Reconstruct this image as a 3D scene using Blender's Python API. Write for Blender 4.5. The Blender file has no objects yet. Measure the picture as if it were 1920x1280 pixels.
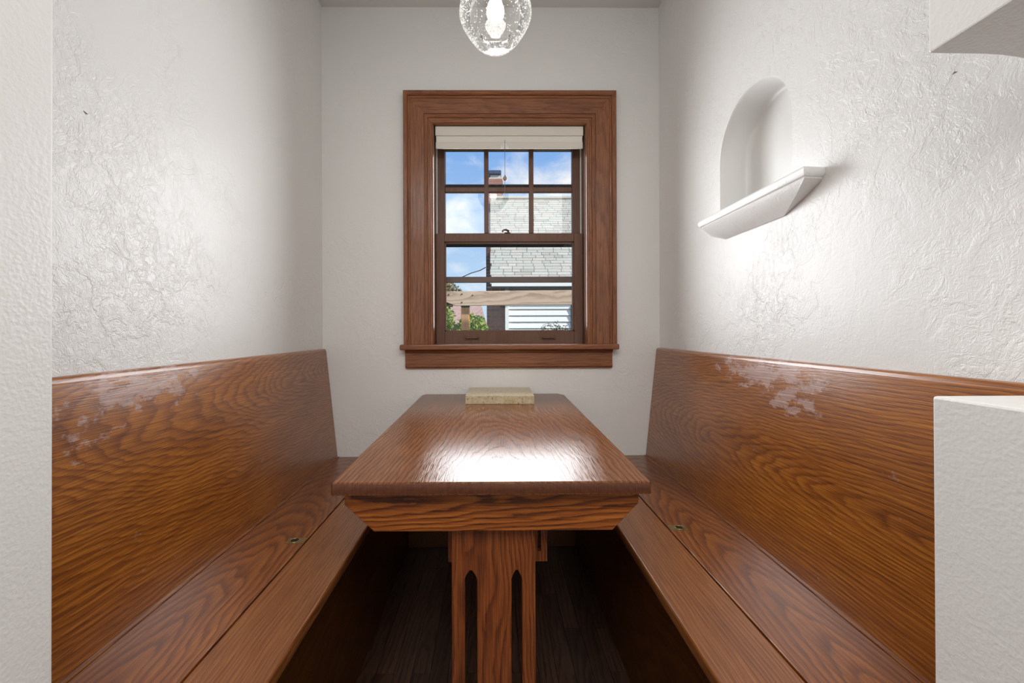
import bpy, bmesh, math, random
from mathutils import Vector, Matrix, Euler
random.seed(7)
SC = bpy.context.scene
COL = SC.collection
PI = math.pi
R = math.radians

# ------------------------------------------------------------------ camera
cam_data = bpy.data.cameras.new('camera')
cam = bpy.data.objects.new('camera', cam_data)
COL.objects.link(cam)
cam_data.sensor_width = 36.0
cam_data.lens = 15.0
cam_data.shift_x = 31 / 1920
cam_data.shift_y = -19 / 1920
cam_data.clip_start = 0.02
cam.matrix_world = (Matrix.Translation((0, 0, 1.08)) @ Matrix.Rotation(R(-0.5), 4, 'Z')
                    @ Matrix.Rotation(R(90), 4, 'X') @ Matrix.Rotation(R(-0.2), 4, 'Z'))
SC.camera = cam
SC.view_settings.view_transform = 'Standard'
SC.view_settings.look = 'None'
SC.view_settings.gamma = 1.0
SC.view_settings.use_curve_mapping = False
SC.view_settings.exposure = 0.0
SC.cycles.max_bounces = 8
SC.cycles.diffuse_bounces = 4
SC.cycles.glossy_bounces = 3
SC.cycles.transmission_bounces = 4

# ------------------------------------------------------------------ sky
W = bpy.data.worlds.new('sky')
SC.world = W
W.use_nodes = True
wt = W.node_tree
wt.nodes.clear()
def wn(t, **k):
    n = wt.nodes.new(t)
    for a, b in k.items():
        setattr(n, a, b)
    return n
tc = wn('ShaderNodeTexCoord')
mp = wn('ShaderNodeMapping')
mp.inputs['Scale'].default_value = (6.5, 6.5, 11.0)
mp.inputs['Location'].default_value = (3.1, 1.7, 2.2)
wt.links.new(tc.outputs['Generated'], mp.inputs['Vector'])
nz = wn('ShaderNodeTexNoise')
nz.inputs['Scale'].default_value = 1.0
nz.inputs['Detail'].default_value = 9
nz.inputs['Roughness'].default_value = 0.56
nz.inputs['Distortion'].default_value = 0.35
wt.links.new(mp.outputs['Vector'], nz.inputs['Vector'])
cr = wn('ShaderNodeValToRGB')
cr.color_ramp.elements[0].position = 0.435
cr.color_ramp.elements[1].position = 0.69
cr.color_ramp.elements[0].color = (0, 0, 0, 1)
cr.color_ramp.elements[1].color = (1, 1, 1, 1)
wt.links.new(nz.outputs['Fac'], cr.inputs['Fac'])
sp = wn('ShaderNodeSeparateXYZ')
wt.links.new(tc.outputs['Generated'], sp.inputs['Vector'])
gr = wn('ShaderNodeValToRGB')
gr.color_ramp.elements[0].position = 0.0
gr.color_ramp.elements[0].color = (0.60, 0.81, 1.0, 1)
gr.color_ramp.elements[1].position = 0.5
gr.color_ramp.elements[1].color = (0.14, 0.36, 0.86, 1)
wt.links.new(sp.outputs['Z'], gr.inputs['Fac'])
mx = wn('ShaderNodeMix', data_type='RGBA')
wt.links.new(cr.outputs['Color'], mx.inputs['Factor'])
wt.links.new(gr.outputs['Color'], mx.inputs['A'])
mx.inputs['B'].default_value = (1.0, 1.0, 1.02, 1)
bg = wn('ShaderNodeBackground')
bg.inputs['Strength'].default_value = 1.0
wt.links.new(mx.outputs['Result'], bg.inputs['Color'])
wo = wn('ShaderNodeOutputWorld')
wt.links.new(bg.outputs['Background'], wo.inputs['Surface'])

# ------------------------------------------------------------------ lights
def light(name, kind, loc, direction, energy, color=(1, 1, 1), **k):
    l = bpy.data.lights.new(name, kind)
    l.energy = energy
    l.color = color
    for a, b in k.items():
        setattr(l, a, b)
    o = bpy.data.objects.new(name, l)
    COL.objects.link(o)
    o.location = loc
    o.rotation_euler = Vector(direction).to_track_quat('-Z', 'Y').to_euler()
    return o
light('sun', 'SUN', (6, -4, 8), (-0.85, 0.48, -0.60), 5.0, (1.0, 0.95, 0.86), angle=R(0.6))
# daylight coming in at the window
light('window_daylight', 'AREA', (0.094, 2.198, 1.545), (0, -1, 0), 13.6, (0.97, 0.985, 1.0),
      shape='RECTANGLE', size=0.70, size_y=0.89, spread=R(132))
# unseen fill light added under the ceiling behind the camera
light('kitchen_fill_light', 'AREA', (0.0, -1.1, 2.62), (0, 0.12, -1), 68, (1.0, 0.97, 0.93),
      shape='RECTANGLE', size=2.2, size_y=1.8)

# ------------------------------------------------------------------ material helpers
class NT:
    def __init__(s, name):
        s.m = bpy.data.materials.new(name)
        s.m.use_nodes = True
        s.t = s.m.node_tree
        s.p = s.t.nodes['Principled BSDF']
        s.out = s.t.nodes['Material Output']
    def n(s, t, **k):
        x = s.t.nodes.new(t)
        for a, b in k.items():
            setattr(x, a, b)
        return x
    def l(s, a, b):
        s.t.links.new(a, b)
    def val(s, sock, v):
        if isinstance(v, bpy.types.NodeSocket):
            s.l(v, sock)
        else:
            sock.default_value = v
    def math(s, op, a, b=None, c=None, clamp=False):
        x = s.n('ShaderNodeMath', operation=op, use_clamp=clamp)
        s.val(x.inputs[0], a)
        if b is not None:
            s.val(x.inputs[1], b)
        if c is not None:
            s.val(x.inputs[2], c)
        return x.outputs[0]
    def comb(s, x, y, z):
        c = s.n('ShaderNodeCombineXYZ')
        s.val(c.inputs[0], x); s.val(c.inputs[1], y); s.val(c.inputs[2], z)
        return c.outputs[0]
    def noise(s, vec, scale=1.0, detail=4, rough=0.5, dist=0.0):
        x = s.n('ShaderNodeTexNoise')
        s.val(x.inputs['Vector'], vec)
        x.inputs['Scale'].default_value = scale
        x.inputs['Detail'].default_value = detail
        x.inputs['Roughness'].default_value = rough
        x.inputs['Distortion'].default_value = dist
        return x.outputs['Fac']
    def ramp(s, fac, stops, interp='LINEAR'):
        x = s.n('ShaderNodeValToRGB')
        x.color_ramp.interpolation = interp
        e = x.color_ramp.elements
        while len(e) < len(stops):
            e.new(0.5)
        for el, (p, c) in zip(e, stops):
            el.position = p
            el.color = c if isinstance(c, tuple) else (c, c, c, 1)
        s.l(fac, x.inputs['Fac'])
        return x.outputs['Color']
    def mix(s, f, a, b, blend='MIX'):
        x = s.n('ShaderNodeMix', data_type='RGBA', blend_type=blend)
        s.val(x.inputs['Factor'], f); s.val(x.inputs['A'], a); s.val(x.inputs['B'], b)
        return x.outputs['Result']
    def obj(s):
        return s.n('ShaderNodeTexCoord').outputs['Object']
    def bump(s, h, strength, dist):
        b = s.n('ShaderNodeBump')
        b.inputs['Strength'].default_value = strength
        b.inputs['Distance'].default_value = dist
        s.l(h, b.inputs['Height'])
        s.l(b.outputs['Normal'], s.p.inputs['Normal'])
        return b

def c4(r, g, b):
    return (r, g, b, 1)

def plain(name, col, rough=0.5, metal=0.0, spec=0.5):
    t = NT(name)
    t.p.inputs['Base Color'].default_value = c4(*col)
    t.p.inputs['Roughness'].default_value = rough
    t.p.inputs['Metallic'].default_value = metal
    t.p.inputs['Specular IOR Level'].default_value = spec
    return t.m

def speckled(name, col, var=0.12, scale=40, rough=0.5, metal=0.0, bump=0.0):
    t = NT(name)
    f = t.noise(t.obj(), scale, 5, 0.6)
    a = tuple(max(0, c * (1 - var)) for c in col)
    b = tuple(min(1, c * (1 + var)) for c in col)
    t.l(t.ramp(f, [(0.3, c4(*a)), (0.7, c4(*b))]), t.p.inputs['Base Color'])
    t.p.inputs['Roughness'].default_value = rough
    t.p.inputs['Metallic'].default_value = metal
    if bump:
        t.bump(f, bump, 0.002)
    return t.m

def wood(name, grain, across, normal, v0, a, b, spacing, light_c, mid_c, dark_c,
         rough=0.3, coat=0.35, coat_rough=0.12, wob=0.02, wear=(), seed=0.0, contrast=1.0, pore=0.35,
         bump=0.12, rip=0.0, spec=0.4):
    """Cut timber: rings around a tilted heart line (gives cathedrals), plus pores."""
    t = NT(name)
    s = t.n('ShaderNodeSeparateXYZ')
    t.l(t.obj(), s.inputs[0])
    ax = {'X': s.outputs[0], 'Y': s.outputs[1], 'Z': s.outputs[2]}
    u, v, w = ax[grain], ax[across], ax[normal]
    low = t.noise(t.comb(t.math('MULTIPLY_ADD', u, 1.7, seed), t.math('MULTIPLY', v, 5.0), t.math('MULTIPLY', w, 5.0)), 1.0, 3, 0.5)
    low = t.math('SUBTRACT', low, 0.5)
    mid = t.noise(t.comb(t.math('MULTIPLY_ADD', u, 7.0, seed), t.math('MULTIPLY', v, 34.0), t.math('MULTIPLY', w, 34.0)), 1.0, 4, 0.6)
    mid = t.math('SUBTRACT', mid, 0.5)
    p = t.math('MULTIPLY_ADD', u, b, a)
    p = t.math('MULTIPLY_ADD', low, wob * 4, p)
    p = t.math('ADD', p, w)
    q = t.math('SUBTRACT', v, v0)
    q = t.math('MULTIPLY_ADD', low, wob * 3, q)
    r = t.math('SQRT', t.math('ADD', t.math('MULTIPLY', p, p), t.math('MULTIPLY', q, q)))
    r = t.math('MULTIPLY_ADD', mid, 0.013, r)
    ring = t.math('FRACT', t.math('DIVIDE', r, spacing))
    rv = t.ramp(ring, [(0.0, 1.0), (0.10, 0.92), (0.45, 0.25), (0.8, 0.05), (0.93, 0.35), (1.0, 1.0)])
    fine = t.noise(t.comb(t.math('MULTIPLY_ADD', u, 9.0, seed), t.math('MULTIPLY', v, 520.0), t.math('MULTIPLY', w, 520.0)), 1.0, 2, 0.6)
    pores = t.ramp(fine, [(0.40, 0.0), (0.62, 1.0)])
    tone = t.noise(t.comb(t.math('MULTIPLY_ADD', u, 2.2, seed + 5), t.math('MULTIPLY', v, 9.0), t.math('MULTIPLY', w, 9.0)), 1.0, 4, 0.55)
    f = t.math('MULTIPLY_ADD', rv, 0.50 * contrast, t.math('MULTIPLY', pores, pore))
    f = t.math('MULTIPLY_ADD', tone, 0.55, f)
    f = t.math('SUBTRACT', f, 0.18, clamp=True)
    col = t.ramp(f, [(0.08, c4(*light_c)), (0.45, c4(*mid_c)), (0.95, c4(*dark_c))])
    rough_s = t.math('MULTIPLY_ADD', fine, 0.14, rough - 0.07)
    if wear:
        tot = None
        for (wy, wz, ry, rz, amt) in wear:     # places rubbed dull and pale: centre, half sizes
            du = t.math('DIVIDE', t.math('SUBTRACT', u, wy), ry)
            dv = t.math('DIVIDE', t.math('SUBTRACT', v, wz), rz)
            d = t.math('SQRT', t.math('ADD', t.math('MULTIPLY', du, du), t.math('MULTIPLY', dv, dv)))
            k = t.math('MULTIPLY', t.math('SUBTRACT', 1.0, d, clamp=True), amt)
            tot = k if tot is None else t.math('MAXIMUM', tot, k)
        big = t.noise(t.comb(t.math('MULTIPLY', u, 16.0), t.math('MULTIPLY', v, 26.0), t.math('MULTIPLY', w, 10.0)), 1.0, 6, 0.68)
        m = t.math('MULTIPLY_ADD', tot, 0.34, big)
        m = t.ramp(m, [(0.66, 0.0), (0.74, 1.0)])
        m = t.math('MULTIPLY', m, t.math('SUBTRACT', 1.0, t.math('MULTIPLY', pores, 0.5)))
        m = t.math('MULTIPLY', m, 0.6)
        col = t.mix(m, col, c4(0.55, 0.42, 0.40))
        rough_s = t.math('MULTIPLY_ADD', m, 0.25, rough_s)
    # small scratches
    sc_n = t.noise(t.comb(t.math('MULTIPLY', t.math('ADD', u, v), 45.0), t.math('MULTIPLY', t.math('SUBTRACT', u, v), 520.0), 0.3), 1.0, 2, 0.5)
    gate = t.noise(t.comb(t.math('MULTIPLY', u, 9.0), t.math('MULTIPLY', v, 9.0), 2.0), 1.0, 2, 0.5)
    scr = t.math('MULTIPLY', t.ramp(sc_n, [(0.71, 0.0), (0.75, 1.0)]), t.ramp(gate, [(0.52, 0.0), (0.68, 1.0)]))
    col = t.mix(t.math('MULTIPLY', scr, 0.35), col, c4(0.50, 0.34, 0.24))
    t.l(col, t.p.inputs['Base Color'])
    t.l(rough_s, t.p.inputs['Roughness'])
    t.p.inputs['Coat Weight'].default_value = coat
    t.p.inputs['Specular IOR Level'].default_value = spec
    t.p.inputs['Coat Roughness'].default_value = coat_rough
    h = t.math('MULTIPLY_ADD', pores, -0.6, t.math('MULTIPLY', rv, -0.5))
    if rip:
        rp = t.noise(t.comb(t.math('MULTIPLY', u, 28.0), t.math('MULTIPLY', v, 60.0), 0.0), 1.0, 3, 0.5)
        h = t.math('MULTIPLY_ADD', rp, rip, h)
    bm_ = t.bump(h, bump, 0.0016)
    t.l(bm_.outputs['Normal'], t.p.inputs['Coat Normal'])
    return t.m

def plaster(name, col=(0.85, 0.842, 0.826), trowel=1.0, peel=0.25, rough=0.34, seed=0.0, tscale=14.0):
    t = NT(name)
    o = t.obj()
    sh = t.n('ShaderNodeVectorMath', operation='ADD')
    t.l(o, sh.inputs[0])
    sh.inputs[1].default_value = (seed, seed * 0.7, seed * 1.3)
    v = sh.outputs[0]
    n1 = t.noise(v, tscale, 5, 0.62, 0.7)
    plate = t.ramp(n1, [(0.47, 0.0), (0.505, 0.55), (0.56, 0.8), (0.64, 1.0)])
    n2 = t.noise(v, tscale * 4.2, 3, 0.6, 1.0)
    ridge = t.ramp(n2, [(0.40, 0.0), (0.5, 1.0), (0.60, 0.0)])
    region = t.ramp(t.noise(v, 2.3, 2, 0.5), [(0.40, 0.12), (0.60, 1.0)])
    pe = t.noise(v, 150, 1, 0.5)
    h = t.math('MULTIPLY', t.math('MULTIPLY_ADD', ridge, 0.35, plate), region)
    h = t.math('MULTIPLY', h, trowel)
    h = t.math('MULTIPLY_ADD', pe, peel, h)
    t.bump(h, 0.72, 0.0020)
    tone = t.noise(v, 2.3, 4, 0.5)
    lo = tuple(c * 0.965 for c in col)
    t.l(t.ramp(tone, [(0.3, c4(*lo)), (0.7, c4(*col))]), t.p.inputs['Base Color'])
    t.p.inputs['Roughness'].default_value = rough
    return t.m

def thin_glass(name, tint=(1, 1, 1), ior=1.45, rough=0.0, haze=0.0):
    t = NT(name)
    t.t.nodes.remove(t.p)
    tr = t.n('ShaderNodeBsdfTransparent')
    tr.inputs['Color'].default_value = c4(*tint)
    gl = t.n('ShaderNodeBsdfGlossy')
    gl.inputs['Roughness'].default_value = rough
    fr = t.n('ShaderNodeFresnel')
    fr.inputs['IOR'].default_value = ior
    mxs = t.n('ShaderNodeMixShader')
    t.l(fr.outputs[0], mxs.inputs[0]); t.l(tr.outputs[0], mxs.inputs[1]); t.l(gl.outputs[0], mxs.inputs[2])
    last = mxs
    if haze:
        df = t.n('ShaderNodeBsdfTranslucent')
        df2 = t.n('ShaderNodeBsdfDiffuse')
        ad = t.n('ShaderNodeMixShader')
        ad.inputs[0].default_value = 0.5
        t.l(df.outputs[0], ad.inputs[1]); t.l(df2.outputs[0], ad.inputs[2])
        lw = t.n('ShaderNodeLayerWeight')
        lw.inputs['Blend'].default_value = 0.35
        nn = t.noise(t.obj(), 190, 2, 0.5)
        spk = t.ramp(nn, [(0.62, 0.0), (0.70, 1.0)])
        k = t.math('MULTIPLY_ADD', lw.outputs['Facing'], haze, t.math('MULTIPLY_ADD', spk, 0.10, 0.012), clamp=True)
        m2 = t.n('ShaderNodeMixShader')
        t.l(k, m2.inputs[0]); t.l(mxs.outputs[0], m2.inputs[1]); t.l(ad.outputs[0], m2.inputs[2])
        last = m2
    t.l(last.outputs[0], t.out.inputs['Surface'])
    return t.m

def emit(name, col, strength):
    t = NT(name)
    t.p.inputs['Base Color'].default_value = c4(*col)
    t.p.inputs['Emission Color'].default_value = c4(*col)
    t.p.inputs['Emission Strength'].default_value = strength
    return t.m

def island_tint(name, stops, rough=0.8, fine=60, fvar=0.25):
    """Colour picked per separate piece of the mesh (shingles, bricks, leaves)."""
    t = NT(name)
    g = t.n('ShaderNodeNewGeometry')
    col = t.ramp(g.outputs['Random Per Island'], stops)
    f = t.noise(t.obj(), fine, 3, 0.6)
    col = t.mix(1.0, col, t.ramp(f, [(0.25, 1 - fvar), (0.75, 1.0)]), 'MULTIPLY')
    t.l(col, t.p.inputs['Base Color'])
    t.p.inputs['Roughness'].default_value = rough
    return t.m

# ------------------------------------------------------------------ mesh helpers
def box(bm, x0, x1, y0, y1, z0, z1, bev=0.0, seg=2):
    tmp = bmesh.new()
    vs = [tmp.verts.new((x, y, z)) for x in (x0, x1) for y in (y0, y1) for z in (z0, z1)]
    for f in ((0, 1, 3, 2), (4, 6, 7, 5), (0, 4, 5, 1), (2, 3, 7, 6), (0, 2, 6, 4), (1, 5, 7, 3)):
        tmp.faces.new([vs[i] for i in f])
    if bev:
        bmesh.ops.bevel(tmp, geom=list(tmp.edges), offset=bev, segments=seg, affect='EDGES', profile=0.5)
    add(bm, tmp)
    return bm

def add(bm, tmp, mat=None):
    if mat is not None:
        tmp.transform(mat)
    m = {}
    for v in tmp.verts:
        m[v] = bm.verts.new(v.co)
    for f in tmp.faces:
        try:
            bm.faces.new([m[v] for v in f.verts])
        except ValueError:
            pass
    tmp.free()

def frame(axis, pos):
    """2D (a, b) -> 3D on a plane square to the axis at pos."""
    if axis == 'Y':
        return lambda a, b: Vector((a, pos, b))
    if axis == 'X':
        return lambda a, b: Vector((pos, a, b))
    return lambda a, b: Vector((a, b, pos))

def plate(bm, axis, p0, p1, outer, holes=(), bev=0.0):
    """Flat board with holes: outline at p0, pushed to p1 along the axis."""
    tmp = bmesh.new()
    fn = frame(axis, p0)
    edges = []
    for loop in [outer] + list(holes):
        vs = [tmp.verts.new(fn(a, b)) for a, b in loop]
        for i in range(len(vs)):
            edges.append(tmp.edges.new((vs[i], vs[(i + 1) % len(vs)])))
    bmesh.ops.triangle_fill(tmp, use_beauty=True, use_dissolve=False, edges=edges)
    faces = list(tmp.faces)
    ex = bmesh.ops.extrude_face_region(tmp, geom=faces)
    d = frame(axis, p1)(0, 0) - frame(axis, p0)(0, 0)
    for g in ex['geom']:
        if isinstance(g, bmesh.types.BMVert):
            g.co += d
    bmesh.ops.recalc_face_normals(tmp, faces=list(tmp.faces))
    bmesh.ops.dissolve_limit(tmp, angle_limit=0.01, verts=list(tmp.verts), edges=list(tmp.edges))
    if bev:
        es = [e for e in tmp.edges if e.is_manifold and e.calc_face_angle(0) > 0.5]
        bmesh.ops.bevel(tmp, geom=es, offset=bev, segments=2, affect='EDGES', profile=0.5)
    add(bm, tmp)
    return bm

def sweep(bm, axis, s0, s1, prof, m0=0.0, m1=0.0, mdir=0):
    """Profile [(a, b)] swept along an axis from s0 to s1, ends mitred by m0/m1 times coordinate mdir."""
    fn = {'X': lambda s, a, b: (s, a, b), 'Y': lambda s, a, b: (a, s, b), 'Z': lambda s, a, b: (a, b, s)}[axis]
    n = len(prof)
    A = [bm.verts.new(fn(s0 + m0 * p[mdir], *p)) for p in prof]
    B = [bm.verts.new(fn(s1 + m1 * p[mdir], *p)) for p in prof]
    for i in range(n):
        j = (i + 1) % n
        bm.faces.new((A[i], A[j], B[j], B[i]))
    bm.faces.new(A[::-1]); bm.faces.new(B)
    return bm

def lathe(bm, prof, cx, cy, seg=48, cap=False):
    rings = []
    for z, r in prof:
        if r < 1e-5:
            rings.append([bm.verts.new((cx, cy, z))])
        else:
            rings.append([bm.verts.new((cx + r * math.cos(2 * PI * i / seg), cy + r * math.sin(2 * PI * i / seg), z)) for i in range(seg)])
    for A, B in zip(rings, rings[1:]):
        for i in range(seg):
            j = (i + 1) % seg
            if len(A) == 1 and len(B) > 1:
                bm.faces.new((A[0], B[j], B[i]))
            elif len(B) == 1 and len(A) > 1:
                bm.faces.new((A[i], A[j], B[0]))
            elif len(A) > 1:
                bm.faces.new((A[i], A[j], B[j], B[i]))
    if cap:
        for r_ in (rings[0], rings[-1]):
            if len(r_) > 1:
                bm.faces.new(r_)
    return bm

def tube(bm, pts, rad, seg=8):
    pts = [Vector(p) for p in pts]
    rings = []
    for i, p in enumerate(pts):
        d = (pts[min(i + 1, len(pts) - 1)] - pts[max(i - 1, 0)]).normalized()
        a = d.orthogonal().normalized()
        b = d.cross(a)
        rr = rad[i] if isinstance(rad, (list, tuple)) else rad
        rings.append([bm.verts.new(p + rr * (math.cos(2 * PI * k / seg) * a + math.sin(2 * PI * k / seg) * b)) for k in range(seg)])
    for A, B in zip(rings, rings[1:]):
        best = min(range(seg), key=lambda o: (A[0].co - B[o].co).length)
        for k in range(seg):
            bm.faces.new((A[k], A[(k + 1) % seg], B[(k + 1 + best) % seg], B[(k + best) % seg]))
    bm.faces.new(rings[0][::-1]); bm.faces.new(rings[-1])
    return bm

def obj(name, bm, mat, parent=None, smooth=False):
    bmesh.ops.recalc_face_normals(bm, faces=list(bm.faces))
    me = bpy.data.meshes.new(name)
    bm.to_mesh(me)
    bm.free()
    if mat is not None:
        me.materials.append(mat)
    if smooth:
        for p in me.polygons:
            p.use_smooth = True
    o = bpy.data.objects.new(name, me)
    COL.objects.link(o)
    if parent is not None:
        o.parent = parent
        o.matrix_parent_inverse = parent.matrix_basis.inverted()
    return o

def auto_smooth(o, ang=35):
    me = o.data
    for p in me.polygons:
        p.use_smooth = True
    bm = bmesh.new(); bm.from_mesh(me)
    for e in bm.edges:
        e.smooth = not (len(e.link_faces) != 2 or e.calc_face_angle(0) > R(ang))
    bm.to_mesh(me); bm.free()
    for p in me.polygons:          # broad flat faces stay truly flat
        if p.area > 0.05:
            p.use_smooth = False
    return o

def tag(o, label, cat, group=None):
    o['label'] = label
    o['category'] = cat
    if group:
        o['group'] = group
    return o

def struct(o):
    o['kind'] = 'structure'
    return o

def thing(name, loc, label, cat, group=None):
    o = bpy.data.objects.new(name, None)
    o.empty_display_size = 0.1
    o.location = loc
    COL.objects.link(o)
    return tag(o, label, cat, group)

def B():
    return bmesh.new()

# ------------------------------------------------------------------ materials
LIGHT, MID, DARK = (0.46, 0.165, 0.022), (0.27, 0.082, 0.011), (0.115, 0.028, 0.005)
wall_m = plaster('plaster_side_walls', trowel=0.9, peel=0.16, seed=1.3, rough=0.36)
wall_r = plaster('plaster_right_wall', trowel=0.9, peel=0.16, seed=4.1, rough=0.38)
wall_b = plaster('plaster_back_wall', trowel=0.75, peel=0.14, seed=7.7, rough=0.42)
wall_f = plaster('plaster_orange_peel', trowel=0.10, peel=0.55, seed=2.2, rough=0.4)
smooth_m = plaster('plaster_smooth', trowel=0.0, peel=0.05, seed=0.4, rough=0.34)
D = 2.152      # back wall
XW = 0.85      # side walls
CEIL = 2.713

# ------------------------------------------------------------------ floor
floor_sub = plain('subfloor_dark', (0.012, 0.007, 0.005), 0.6)
bm = B(); box(bm, -2.2, 2.2, -2.6, 2.35, -0.08, -0.012)
floor = struct(obj('floor', bm, floor_sub))
plank_mats = [wood('floor_plank_%d' % i, 'Y', 'X', 'Z', 0.03 * i, 0.06 + 0.01 * i, 0.05, 0.010,
                   tuple(c * k for c in (0.070, 0.034, 0.020)), tuple(c * k for c in (0.042, 0.019, 0.012)), tuple(c * k for c in (0.012, 0.006, 0.004)),
                   rough=0.38, coat=0.1, seed=i * 3.1) for i, k in enumerate((1.0, 0.75, 1.25))]
pw = 0.0572
cache = {}
def plank(x, y0, y1):
    key = round(y1 - y0, 3)
    if key not in cache:
        b_ = B(); box(b_, -pw / 2 + 0.0006, pw / 2 - 0.0006, -key / 2 + 0.0006, key / 2 - 0.0006, -0.012, 0.0)
        me = bpy.data.meshes.new('plank'); b_.to_mesh(me); b_.free(); me.materials.append(plank_mats[0]); cache[key] = me
    o = bpy.data.objects.new('plank', cache[key])
    COL.objects.link(o)
    o.parent = floor
    o.location = (x, (y0 + y1) / 2, 0)
    o.material_slots[0].link = 'OBJECT'
    o.material_slots[0].material = random.choice(plank_mats)
rows = int(4.4 / pw)
for i in range(rows):
    x = -2.2 + pw * (i + 0.5)
    if abs(x) < 0.62:
        cuts = [0.3, random.choice((0.9, 1.15, 1.35)), random.choice((1.55, 1.75, 1.95)), 2.15]
        for a_, b_ in zip(cuts, cuts[1:]):
            plank(x, a_, b_)
bm = B()
for i in range(rows):
    x = -2.2 + pw * (i + 0.5)
    y1 = 0.3 if abs(x) < 0.62 else 0.5
    box(bm, x - pw / 2 + .0006, x + pw / 2 - .0006, -2.6, y1 - .001, -0.012, 0.0)
rest = obj('floor_strips', bm, plank_mats[0], floor)
rest['kind'] = 'stuff'

# ------------------------------------------------------------------ walls
# back wall with the window hole
HX0, HX1, HZ0, HZ1 = -0.300, 0.486, 0.985, 2.130
bm = B()
box(bm, -1.05, HX0, D, D + 0.2, -0.05, CEIL + 0.02)
box(bm, HX1, 1.05, D, D + 0.2, -0.05, CEIL + 0.02)
box(bm, HX0, HX1, D, D + 0.2, -0.05, HZ0)
box(bm, HX0, HX1, D, D + 0.2, HZ1, CEIL + 0.02)
struct(obj('wall_back', bm, wall_b))
# left wall
bm = B(); box(bm, -1.05, -XW, 0.655, D, -0.05, CEIL + 0.02)
wl = struct(obj('wall_left', bm, wall_m))
# right wall with the arched niche hole
NY, NR, NS, NB = 1.387, 0.190, 1.690, 1.478
arch = [(NY + NR, NB)] + [(NY + NR * math.cos(t * PI / 40), NS + NR * math.sin(t * PI / 40)) for t in range(41)] + [(NY - NR, NB)]
bm = B()
plate(bm, 'X', XW, XW + 0.2, [(0.44, -0.05), (D, -0.05), (D, CEIL + 0.02), (0.44, CEIL + 0.02)], [arch[::-1]])
wr = struct(obj('wall_right', bm, wall_r))
# the lining of the niche (jamb curve, rounded inner edge, back)
bm = B()
def arch_loop(x, r):
    s = NR - r
    pts = [(NY + r, NB - 0.004)] + [(NY + r * math.cos(t * PI / 48), NS + r * math.sin(t * PI / 48)) for t in range(49)] + [(NY - r, NB - 0.004)]
    return [bm.verts.new((x, a_, b_)) for a_, b_ in pts]
loops = [arch_loop(XW + 0.0004, NR + 0.0005), arch_loop(XW + 0.002, NR - 0.001), arch_loop(XW + 0.004, NR - 0.0025)]
loops += [arch_loop(XW + 0.085, NR - 0.005)]
loops += [arch_loop(XW + 0.085 + 0.02 * math.sin(k * PI / 12), NR - 0.005 - 0.02 * (1 - math.cos(k * PI / 12))) for k in range(1, 7)]
for A, Bq in zip(loops, loops[1:]):
    for i in range(len(A) - 1):
        bm.faces.new((A[i], A[i + 1], Bq[i + 1], Bq[i]))
bm.faces.new(loops[-1])
niche = obj('niche', bm, smooth_m, wr)
auto_smooth(niche, 40)
# ceiling
bm = B(); box(bm, -2.4, 2.4, -2.8, 2.35, CEIL, CEIL + 0.1)
struct(obj('ceiling', bm, plaster('plaster_ceiling', col=(0.74, 0.735, 0.72), trowel=0.2, peel=0.3, seed=9)))
# wall between this nook and the room behind the camera
bm = B()
pl = [(-2.2, -0.05), (-0.6715, -0.05), (-0.6565, CEIL), (-2.2, CEIL)]
plate(bm, 'Y', 0.44, 0.655, pl, bev=0.006)
struct(obj('wall_front_left', bm, wall_f))
bm = B()
plate(bm, 'Y', 0.44, 0.655, [(0.686, -0.05), (XW + 0.002, -0.05), (XW + 0.002, 0.978), (0.6815, 0.978)], bev=0.004)
struct(obj('wall_front_right', bm, wall_f))
bm = B()
sof = [(0.6775, 1.507), (0.72, 1.5065), (0.76, 1.5060), (0.79, 1.5045), (0.815, 1.501), (0.835, 1.497), (XW + 0.002, 1.492)]
plate(bm, 'Y', 0.44, 0.655, sof + [(XW + 0.002, CEIL), (0.6775, CEIL)], bev=0.003)
struct(obj('wall_front_header', bm, wall_f))
# room behind the camera
bm = B(); box(bm, XW + 0.201, 2.4, 0.44, 0.64, -0.05, CEIL); struct(obj('wall_kitchen_front', bm, wall_f))
bm = B(); box(bm, -2.4, -2.2, -2.8, 0.655, -0.05, CEIL); struct(obj('wall_kitchen_left', bm, wall_f))
bm = B(); box(bm, 2.2, 2.4, -2.8, 0.44, -0.05, CEIL); struct(obj('wall_kitchen_right', bm, wall_f))
bm = B(); box(bm, -2.2, 2.2, -2.8, -2.6, -0.05, CEIL); struct(obj('wall_kitchen_rear', bm, wall_f))
# chipped spots in the plaster
chip_m = plain('chipped_plaster', (0.20, 0.19, 0.18), 0.8)
for par, pts in ((wl, [(-XW, 0.892, 1.545), (-XW, 0.912, 1.541), (-XW, 0.902, 1.536)]),
                 (wr, [(XW, 0.775, 1.555), (XW, 0.765, 1.548), (XW, 0.783, 1.549)])):
    bm = B()
    s = 1 if pts[0][0] < 0 else -1
    base = [Vector(p) for p in pts]
    mid_ = sum(base, Vector()) / 3
    base = [mid_ + (p - mid_) * 0.55 for p in base]
    lo = [bm.verts.new(p) for p in base]
    hi = [bm.verts.new(p + Vector((0.0012 * s, 0, 0)) + (sum(base, Vector()) / 3 - p) * 0.25) for p in base]
    for i in range(3):
        bm.faces.new((lo[i], lo[(i + 1) % 3], hi[(i + 1) % 3], hi[i]))
    bm.faces.new(hi)
    obj('plaster_chip', bm, chip_m, par)

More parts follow.
